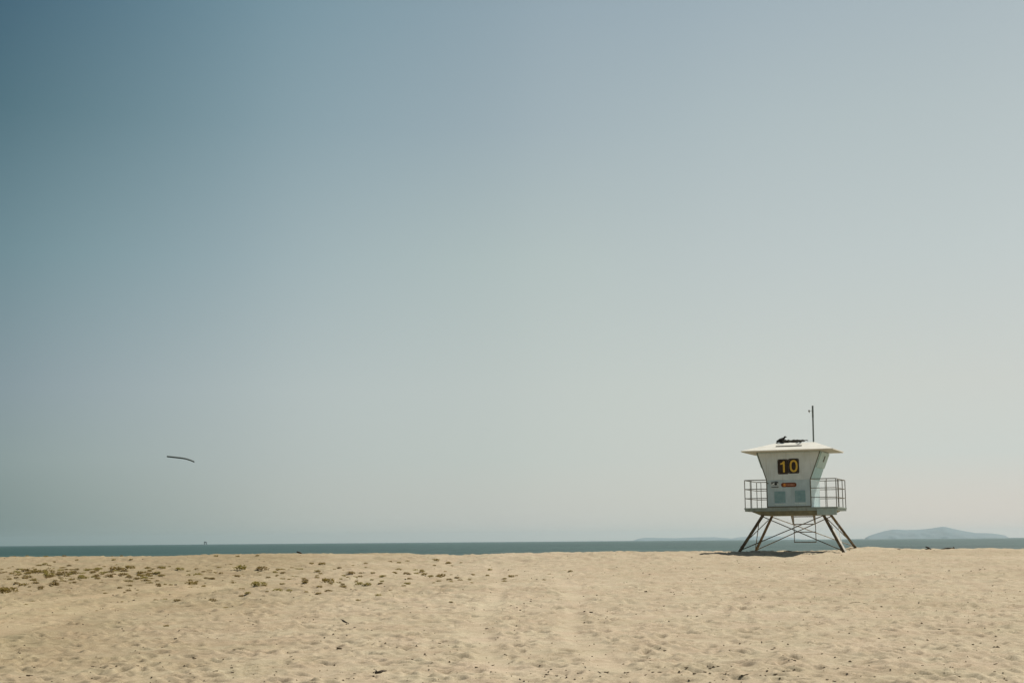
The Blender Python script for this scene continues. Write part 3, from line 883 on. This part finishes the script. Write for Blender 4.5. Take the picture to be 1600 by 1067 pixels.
kp = [(261, 713.0), (268, 713.7), (275, 714.5), (282, 715.2), (290, 716.5), (297, 718.6), (303.5, 721.3)]
top, fs = [], []
KD = 140.0
mb = MB()
P = [ray_at(u, v, KD) for u, v in kp]
for i, p in enumerate(P):
    th_ = 0.075
    ch = 0.35 if 0 < i < len(P) - 1 else 0.16
    mb.v += [tuple(p + Vector((0, -ch, 0))), tuple(p + Vector((0, 0, th_))), tuple(p + Vector((0, ch, 0))), tuple(p + Vector((0, 0, -th_)))]
for i in range(len(P) - 1):
    for k in range(4):
        a = i * 4 + k; b = i * 4 + (k + 1) % 4
        mb.f.append((a, b, b + 4, a + 4))
mb.f += [(0, 1, 2, 3), tuple((len(P) - 1) * 4 + k for k in (3, 2, 1, 0))]
tag(mb.build('streak', M_STREAK), 'thin dark curved streak alone in the empty sky on the left', 'streak')

# ------------------------------------------------------------------ offshore platform
mb = MB()
Dp = 9000
c = ray_at(321, 851.0, Dp)
rig = bpy.data.objects.new('offshore_platform', None); COL.objects.link(rig)
rig.location = (c.x, Dp, -3)
tag(rig, 'tiny grey offshore platform standing on the left horizon', 'platform')
mb.box(-8, 8, -8, 8, 11, 17.5); mb.box(-8, 1, -5, 5, 17.5, 20)
mb.build('platform_deck', M_RIG, rig)
for x in (-6.5, 6.5):
    for y in (-6.5, 6.5):
        mb = MB(); mb.tube([(x, y, -0.8), (x * .9, y * .9, 11)], 1.3, 8); mb.build('leg', M_RIG, rig)


# ------------------------------------------------------------------ plants on the sand
def plant_mesh(seed, mi, wide=1.0):
    rg = random.Random(seed)
    vs, fs_ = [], []
    nl = 130
    for _ in range(nl):
        a = rg.uniform(0, 2 * math.pi); r_ = 0.5 * math.sqrt(rg.random()) * wide
        lobe = 0.75 + 0.35 * math.sin(a * 3 + seed) * math.sin(a * 2 + 1.3 * seed)
        x, y = r_ * math.cos(a) * lobe, r_ * math.sin(a) * lobe
        z = rg.uniform(0.0, 0.30) * (1 - 1.2 * (r_ / wide) ** 2) + 0.02
        az = a + rg.uniform(-1.2, 1.2); el_ = rg.uniform(-0.2, 1.1)
        ln, wd = rg.uniform(0.09, 0.2), rg.uniform(0.035, 0.075)
        d = Vector((math.cos(az) * math.cos(el_), math.sin(az) * math.cos(el_), math.sin(el_)))
        s = d.cross(Vector((0, 0, 1))).normalized() * wd
        p = Vector((x, y, z)); n_ = s.cross(d).normalized() * wd * 0.5
        o = len(vs)
        vs += [p, p + d * ln * .5 + s + n_, p + d * ln, p + d * ln * .5 - s + n_]
        fs_ += [(o, o + 1, o + 2), (o, o + 2, o + 3)]
    for k in range(5):                           # runners along the sand
        a = rg.uniform(0, 6.28)
        p = Vector((0, 0, 0.02)); q = Vector((math.cos(a) * .6, math.sin(a) * .6, 0.015))
        s = Vector((-math.sin(a), math.cos(a), 0)) * .012
        o = len(vs)
        vs += [p - s, p + s, q + s, q - s]; fs_.append((o, o + 1, o + 2, o + 3))
    me = bpy.data.meshes.new('beach_plant')
    me.from_pydata([tuple(v) for v in vs], [], fs_)
    me.materials.append(M_LEAF[mi])
    return me


PM = [[plant_mesh(10 * mi + k, mi) for k in range(3)] for mi in range(3)]
PX = 55.0


PLANTS = []
BAND = 'low plants scattered in the band across the left of the beach'


def plant(u, v, w, h, mi, label, group=BAND, keep=False):
    PLANTS.append((u, v, w, h, mi, label, group, keep))


def grow_plants(most):
    order = sorted(range(len(PLANTS)), key=lambda k: (not PLANTS[k][7], -PLANTS[k][2] * PLANTS[k][3]))
    vs, fs = [], []
    for n_, k in enumerate(order):
        u, v, w, h, mi, label, group, keep = PLANTS[k]
        p = at(u, v + h * 0.3)
        sc_ = w / FPX * p.y * 1.15
        rz_ = random.uniform(0, 6.28) if w < 14 else random.choice((0, math.pi)) + random.uniform(-.3, .3)
        hz = max(0.10, min(0.9, h / FPX * p.y * 1.7 / 0.3 * 0.62 / max(sc_, 0.02)))
        me = random.choice(PM[mi])
        if n_ < most:
            o = bpy.data.objects.new('beach_plant', me)
            COL.objects.link(o)
            o.location = (p.x, p.y, p.z - 0.01)
            o.rotation_euler = (0, 0, rz_)
            o.scale = (sc_, sc_ * (0.8 if w >= 14 else 1.0), sc_ * hz)
            tag(o, label, 'plant', group)
        else:
            M = Matrix.Translation((p.x, p.y, p.z - 0.01)) @ Matrix.Rotation(rz_, 4, 'Z') @ Matrix.Diagonal((sc_, sc_, sc_ * hz, 1))
            b = len(vs)
            vs += [tuple(M @ q.co) for q in me.vertices]
            fs += [tuple(b + x for x in f.vertices) for f in me.polygons]
    if vs:
        mb_ = MB(); mb_.v, mb_.f = vs, fs
        me = bpy.data.meshes.new('plant_seedlings'); me.from_pydata(vs, [], fs); me.materials.append(M_LEAF[0])
        o = bpy.data.objects.new('plant_seedlings', me); COL.objects.link(o)
        tag(o, 'tiny plant seedlings sprinkled between the larger clumps on the sand', kind='stuff')


KIND = ['small olive green clump of low beach plant left of the wheel tracks',
        'small brown clump of withered beach plant left of the wheel tracks',
        'small yellow green clump of low beach plant left of the wheel tracks']
plant(10, 924, 30, 9, 0, 'largest green mat of beach plant, at the left edge of the photo', keep=True)
plant(58, 894, 14, 8, 0, 'tall olive clump near the far left of the plant band', keep=True)
plant(75, 899, 18, 10, 2, 'yellow green mound of beach plant right of the tall olive clump at far left', keep=True)
plant(128, 903, 17, 9, 2, 'wide yellow green and brown mound left of the wheel tracks curving from the left edge', keep=True)
plant(511, 909, 22, 8, 0, 'widest olive plant in the middle of the band, below the dark log on the crest', keep=True)
plant(403, 915, 25, 7, 2, 'wide flat yellow green plant alone in the middle of the band', keep=True)
plant(302, 914, 18, 7, 0, 'olive plant clump above the end of the left wheel tracks', keep=True)
plant(636, 909, 11, 8, 2, 'small yellow green bush nearest the wheel tracks in the middle of the beach', keep=True)
plant(331, 937, 14, 7, 1, 'brown straggling plant on open sand below the band', keep=True)
plant(688, 900, 16, 4, 1, 'brown flat plant with a trailing runner near the middle of the beach', keep=True)
PL = [(53, 904, 12, 7), (43, 896, 10, 7), (120, 888, 10, 5), (85, 913, 18, 8), (63, 917, 10, 5), (35, 914, 15, 6), (25, 913, 9, 5), (92, 898, 9, 5), (105, 901, 11, 6),
      (112, 894, 8, 5), (95, 891, 11, 4), (151, 891, 15, 3), (150, 902, 9, 6), (100, 909, 8, 4), (109, 911, 5, 6), (25, 893, 11, 5), (8, 895, 10, 6), (18, 897, 9, 4), (47, 923, 7, 3),
      (105, 923, 8, 2), (15, 886, 5, 3), (52, 886, 5, 3), (77, 886, 6, 3), (60, 881, 9, 2), (155, 880, 5, 4), (41, 945, 6, 4), (50, 940, 7, 3), (171, 903, 15, 6), (182, 891, 21, 5),
      (202, 887, 17, 5), (200, 903, 11, 7), (220, 901, 13, 8), (235, 901, 9, 5), (251, 903, 13, 3), (238, 892, 6, 4), (251, 886, 5, 4), (280, 891, 14, 5), (295, 900, 7, 6), (305, 883, 7, 6),
      (308, 890, 11, 5), (308, 900, 14, 4), (318, 897, 8, 4), (160, 921, 8, 5), (159, 911, 7, 4), (263, 918, 5, 3), (258, 934, 8, 5), (243, 937, 8, 3), (278, 939, 12, 6), (281, 930, 6, 4),
      (295, 952, 9, 5), (306, 959, 5, 4), (259, 981, 9, 3), (264, 997, 10, 4), (305, 990, 7, 4), (191, 937, 5, 3), (151, 954, 5, 4), (377, 891, 20, 6), (408, 892, 21, 5), (437, 891, 16, 5),
      (420, 903, 8, 4), (455, 901, 22, 2), (478, 907, 10, 8), (529, 909, 10, 5), (500, 917, 9, 6), (488, 915, 6, 4), (473, 915, 7, 4), (377, 920, 10, 5), (435, 924, 15, 4), (451, 925, 10, 4),
      (478, 927, 6, 3), (513, 923, 13, 4), (498, 928, 10, 4), (536, 918, 11, 5), (545, 921, 9, 3), (548, 898, 13, 4), (562, 901, 8, 3), (575, 914, 13, 6), (562, 913, 13, 6), (558, 923, 6, 4),
      (582, 897, 8, 5), (599, 900, 10, 7), (594, 910, 7, 5), (616, 895, 10, 4), (501, 897, 7, 4), (502, 883, 11, 3), (571, 882, 7, 3), (339, 932, 6, 4), (387, 930, 10, 7), (377, 933, 9, 4),
      (353, 948, 8, 5), (403, 945, 7, 4), (410, 942, 5, 3), (322, 903, 9, 6), (332, 904, 9, 8), (327, 892, 11, 5), (418, 925, 5, 5), (682, 877, 11, 5), (637, 877, 7, 4), (624, 881, 7, 3),
      (701, 881, 10, 3), (706, 884, 5, 3), (679, 884, 6, 3), (659, 892, 7, 3), (634, 898, 11, 3), (651, 896, 9, 3), (662, 898, 10, 5), (673, 902, 10, 2), (703, 904, 10, 3), (678, 909, 5, 3),
      (652, 926, 7, 4), (765, 889, 8, 3), (761, 897, 7, 3), (798, 897, 11, 5), (807, 896, 6, 3), (739, 895, 7, 3), (827, 882, 6, 3), (858, 893, 6, 3), (882, 889, 9, 2), (891, 890, 7, 3),
      (705, 933, 6, 4), (705, 941, 7, 4), (430, 880, 6, 3), (360, 881, 6, 3), (205, 874, 6, 2), (120, 873, 6, 2), (265, 884, 6, 3), (345, 899, 7, 3), (363, 911, 9, 3), (462, 885, 6, 3),
      (530, 890, 8, 3), (550, 884, 7, 3), (610, 879, 8, 3), (720, 879, 5, 3), (560, 938, 8, 3), (590, 931, 10, 3), (610, 925, 6, 3)]
for (u, v, w, h) in PL:
    mi = random.choices((0, 1, 2), (5, 4, 3))[0]
    plant(u, v, w, h, mi, KIND[mi])
for _ in range(150):
    u = random.choice((random.gauss(330, 260), random.uniform(0, 260)))
    if u < 0 or u > 860:
        continue
    v = random.gauss(900 + u * 0.004, 13)
    if v < 874:
        continue
    mi = random.choices((0, 1, 2), (4, 5, 3))[0]
    plant(u, v, random.uniform(3.5, 9), random.uniform(2, 4), mi, KIND[mi])


for _ in range(90):
    u = random.uniform(150, 720); v = random.gauss(901 - 0.004 * u, 10)
    if v < 876:
        continue
    mi = random.choices((0, 1, 2), (5, 4, 3))[0]
    plant(u, v, random.uniform(3.5, 10), random.uniform(2.5, 5), mi, KIND[mi])
for _ in range(75):
    u = random.uniform(0, 250); v = random.gauss(894 + 0.02 * u, 6)
    mi = random.choices((0, 1, 2), (4, 5, 3))[0]
    plant(u, v, random.uniform(5, 13), random.uniform(3, 6), mi, KIND[mi])
for u in (22, 43, 60, 71, 100, 127, 133, 158, 176, 190, 224, 338, 371, 402):
    plant(u, 869, random.uniform(4, 8), random.uniform(1.5, 3), random.choice((0, 1)), 'tiny dark plant sprig on the crest of the sand against the sea', 'plant sprigs along the crest against the sea', keep=True)

grow_plants(290)

# ------------------------------------------------------------------ dark scraps of weed and wood on the sand
def scrap_mesh(seed, m):
    rg = np.random.RandomState(seed)
    import bmesh
    bm = bmesh.new()
    bmesh.ops.create_icosphere(bm, subdivisions=2, radius=0.5)
    ph = rg.rand(6) * 6.28
    for v in bm.verts:
        c_ = v.co
        k = 1 + 0.35 * math.sin(5 * c_.x + ph[0]) * math.sin(6 * c_.y + ph[1]) + 0.3 * math.sin(9 * c_.y + ph[2] + 4 * c_.z) + 0.2 * math.sin(13 * c_.x + ph[3])
        v.co = Vector((c_.x * k, c_.y * k * 0.5, c_.z * k * 0.36 + 0.09))
    me = bpy.data.meshes.new('scrap')
    bm.to_mesh(me); bm.free()
    me.materials.append(m)
    return me


SM = [scrap_mesh(k, M_WEED) for k in range(4)]
CM = [scrap_mesh(20 + k, M_CRUMB) for k in range(3)]


def scrap(u, v, w, label, group, name='seaweed_scrap', cat='seaweed', meshes=SM):
    p = at(u, v)
    o = bpy.data.objects.new(name, random.choice(meshes)); COL.objects.link(o)
    s = w / FPX * p.y
    o.location = (p.x, p.y, p.z + 0.004)
    o.rotation_euler = (random.uniform(-.2, .2), random.uniform(-.2, .2), random.uniform(0, 6.28))
    o.scale = (s, s * random.uniform(.7, 1.1), s * random.uniform(.6, 1.0))
    return tag(o, label, cat, group)


GS = 'dark scraps strewn over the open sand'
SL = 'tiny dark scrap of dried seaweed lying on the open sand'
for (u, v, w) in [(461, 959, 4), (430, 970, 4.5), (535, 938, 6), (762, 982, 7), (687, 1006, 5), (664, 1027, 4), (923, 958, 5), (913, 957, 4), (885, 1059, 7), (994, 920, 6), (1009, 925, 6),
                  (1103, 946, 4), (1089, 964, 4), (1035, 953, 4), (1123, 926, 4), (1015, 897, 3.5), (1152, 876, 4), (1207, 1015, 4.5), (1156, 1006, 6), (1038, 1020, 5), (981, 1056, 8), (1168, 1060, 7),
                  (1146, 1063, 6), (1102, 1054, 5), (1242, 1036, 5), (1457, 929, 4), (1373, 998, 4), (1366, 1014, 4), (1430, 1011, 4), (1517, 985, 4), (1478, 1046, 5), (1442, 1043, 4.5), (1334, 1066, 6),
                  (1269, 891, 4), (1555, 1040, 5), (1497, 1019, 4.5), (529, 1020, 7), (594, 1005, 5), (601, 1004, 4), (572, 1012, 5), (507, 998, 4), (568, 1002, 5), (554, 1059, 5), (564, 1055, 4),
                  (455, 1031, 4), (349, 1037, 4), (429, 1061, 5), (200, 1060, 5), (45, 1061, 7), (30, 1063, 4), (173, 1053, 5), (214, 1049, 5), (231, 1048, 5), (146, 1045, 6), (302, 1030, 6), (303, 1034, 5),
                  (253, 1014, 4), (160, 992, 4), (650, 1060, 5), (644, 1035, 4), (702, 1025, 4), (770, 1041, 4), (764, 1036, 4), (778, 1000, 4), (676, 1000, 4), (649, 1012, 4), (1405, 858, 5), (1190, 1003, 4),
                  (1413, 1015, 4), (1468, 982, 4), (1345, 1059, 5), (1304, 1065, 5), (1453, 1063, 4), (1415, 1060, 5), (1420, 1046, 4), (1520, 1008, 4), (1560, 983, 4)]:
    scrap(u, v, w, SL, GS)
for _ in range(80):
    u = random.uniform(5, 1595); v = 1067 - 175 * random.random() ** 1.7
    scrap(u, v, random.uniform(2.0, 4.0), SL, GS)
GC = 'small clods lying on the sand'
for _ in range(80):
    u = random.uniform(5, 1595); v = 1067 - 190 * random.random() ** 1.2
    scrap(u, v, random.uniform(2.5, 5.0), 'small brown clod of damp sand lying on the beach', GC, 'sand_clod', 'clod', CM)
for _ in range(50):
    scrap(random.uniform(0, 1600), 1067 - 45 * random.random() ** 1.4, random.uniform(1.6, 3.4), SL, GS)
# the wrack line along the near edge
GW = 'seaweed strands of the wrack line along the near edge'
for _ in range(60):
    u = random.choice((random.gauss(890, 60), random.gauss(1110, 80), random.uniform(0, 1600)))
    scrap(u, random.gauss(1057, 5), random.uniform(3, 6), 'brown seaweed strand in the wrack line at the near edge of the sand', GW, 'seaweed_strand', 'seaweed')

# crumbs too many to count
mb = MB()
vs, fs = [], []
for _ in range(1500):
    d = 14 + 42 * random.random() ** 1.6
    x = d * random.uniform(-0.42, 0.42)
    z = ground_z(x, d)
    s = random.uniform(0.006, 0.018) * (1 + d / 50)
    a = random.uniform(0, 6.28)
    o = len(vs)
    for k in range(4):
        vs.append((x + s * math.cos(a + k * 1.57) * random.uniform(.6, 1.5), d + s * math.sin(a + k * 1.57) * random.uniform(.6, 1.4), z - 0.003))
    vs.append((x, d, z + s * random.uniform(.4, .9)))
    fs += [(o + k, o + (k + 1) % 4, o + 4) for k in range(4)]
mb.v, mb.f = vs, fs
tag(mb.build('beach_litter', M_WEED), 'fine dark crumbs of shell and weed sprinkled over the sand', kind='stuff')


# ------------------------------------------------------------------ driftwood
def stick(name, pts, rad, label, lift=0.01, m=M_WOOD, cat='driftwood', branch=None):
    P_ = []
    base_ = at(*pts[0][:2])
    for q in pts:
        p = at(q[0], q[1]); p.z += q[2] if len(q) > 2 else 0
        p.z += rad[0] * 0.6
        P_.append(p)
    mb_ = MB(); mb_.tube(P_, rad, 7)
    if branch:
        for b_ in branch:
            Q = []
            for q in b_:
                p = at(q[0], q[1]); p.z += (q[2] if len(q) > 2 else 0) + 0.01
                Q.append(p)
            mb_.tube(Q, [rad[0] * .8] + [rad[-1]] * (len(Q) - 1), 6)
    return tag(mb_.build(name, m, smooth=True), label, cat)


def log(name, u, v, length, rise, rad, label, yaw=0.0, bits=()):
    p = at(u, v)
    d = Vector((math.cos(yaw), math.sin(yaw), 0)) * length
    a = p + Vector((0, 0, rad * .6)); b = p + d; b.z = ground_z(b.x, b.y) + rad * .6 + rise
    if rise < 0:
        a.z -= rise; b.z += rise
        b.z = ground_z(b.x, b.y) + rad * .4
    mb_ = MB(); mid = (a + b) / 2 + Vector((0, 0, 0.02))
    mb_.tube([a, mid, b], [rad * .8, rad, rad * .6], 8)
    for (t_, dx, dz, r_) in bits:
        s = a + (b - a) * t_
        mb_.tube([s, s + Vector((dx, 0.05, dz))], [r_, r_ * .5], 6)
    return tag(mb_.build(name, M_WOOD, smooth=True), label, 'driftwood')


stick('driftwood_stick', [(528, 969), (536, 972), (545, 976)], [.009, .013, .007], 'thin straight dark stick lying alone on the sand below the plant band')
stick('driftwood_piece', [(586, 1058), (592, 1056.5), (597, 1055), (604, 1053)], [.015, .021, .016, .005], 'short thick black piece of driftwood at the bottom of the photo', branch=[[(590, 1057), (587, 1053)]])
stick('driftwood_twig', [(812, 1062), (815, 1064), (819, 1067)], [.006, .009, .010], 'small dark twig at the bottom edge near the wrack line')
stick('driftwood_twig', [(912, 1042), (916, 1047), (922, 1051), (935, 1053), (948, 1055), (960, 1056)], [.003, .005, .005, .004, .004, .003], 'long thin bent twig in the wrack line right of the wheel tracks')
stick('driftwood_twig', [(1327, 946), (1334, 945), (1342, 944.5), (1350, 945.5), (1356, 947)], [.003, .0045, .0045, .004, .003], 'thin curved twig on open sand below the lifeguard tower', m=M_CRUMB)
log('driftwood_log', 463.5, 861.5, 0.27, -0.09, .035, 'short dark log tilted on the crest of the sand left of centre')
log('driftwood_log', 1446.5, 858, 0.23, -0.11, .03, 'stubby dark log tilted up on the crest below the island', bits=[(.6, -.12, -.03, .025), (.5, -.22, -.07, .02)])
log('driftwood_log', 1470.5, 857.5, 0.55, 0.015, .028, 'longer flat dark log on the crest below the right of the island', bits=[(.96, 0.0, .05, .03), (.3, .04, .06, .012)])
log('driftwood_log', 1225, 862.5, 0.35, 0.0, .028, 'low dark log on the sand behind the lifeguard tower legs', bits=[(.4, .02, .045, .02)])

# ------------------------------------------------------------------ haze over the sea
hz = MB(); hz.box(-21000, 21000, -3500, 21000, -5.5, 125)
hm = bpy.data.materials.new('haze'); hm.use_nodes = True
hn, hl = hm.node_tree.nodes, hm.node_tree.links
hn.remove(hn['Principled BSDF'])
pv = hn.new('ShaderNodeVolumePrincipled')
pv.inputs['Color'].default_value = (0.77, 0.93, 1.0, 1)
pv.inputs['Density'].default_value = 4.2e-5
pv.inputs['Anisotropy'].default_value = 0.58
hl.new(pv.outputs[0], hn['Material Output'].inputs['Volume'])
tag(hz.build('haze', hm), 'pale sea haze fading the islands and the horizon', kind='stuff')
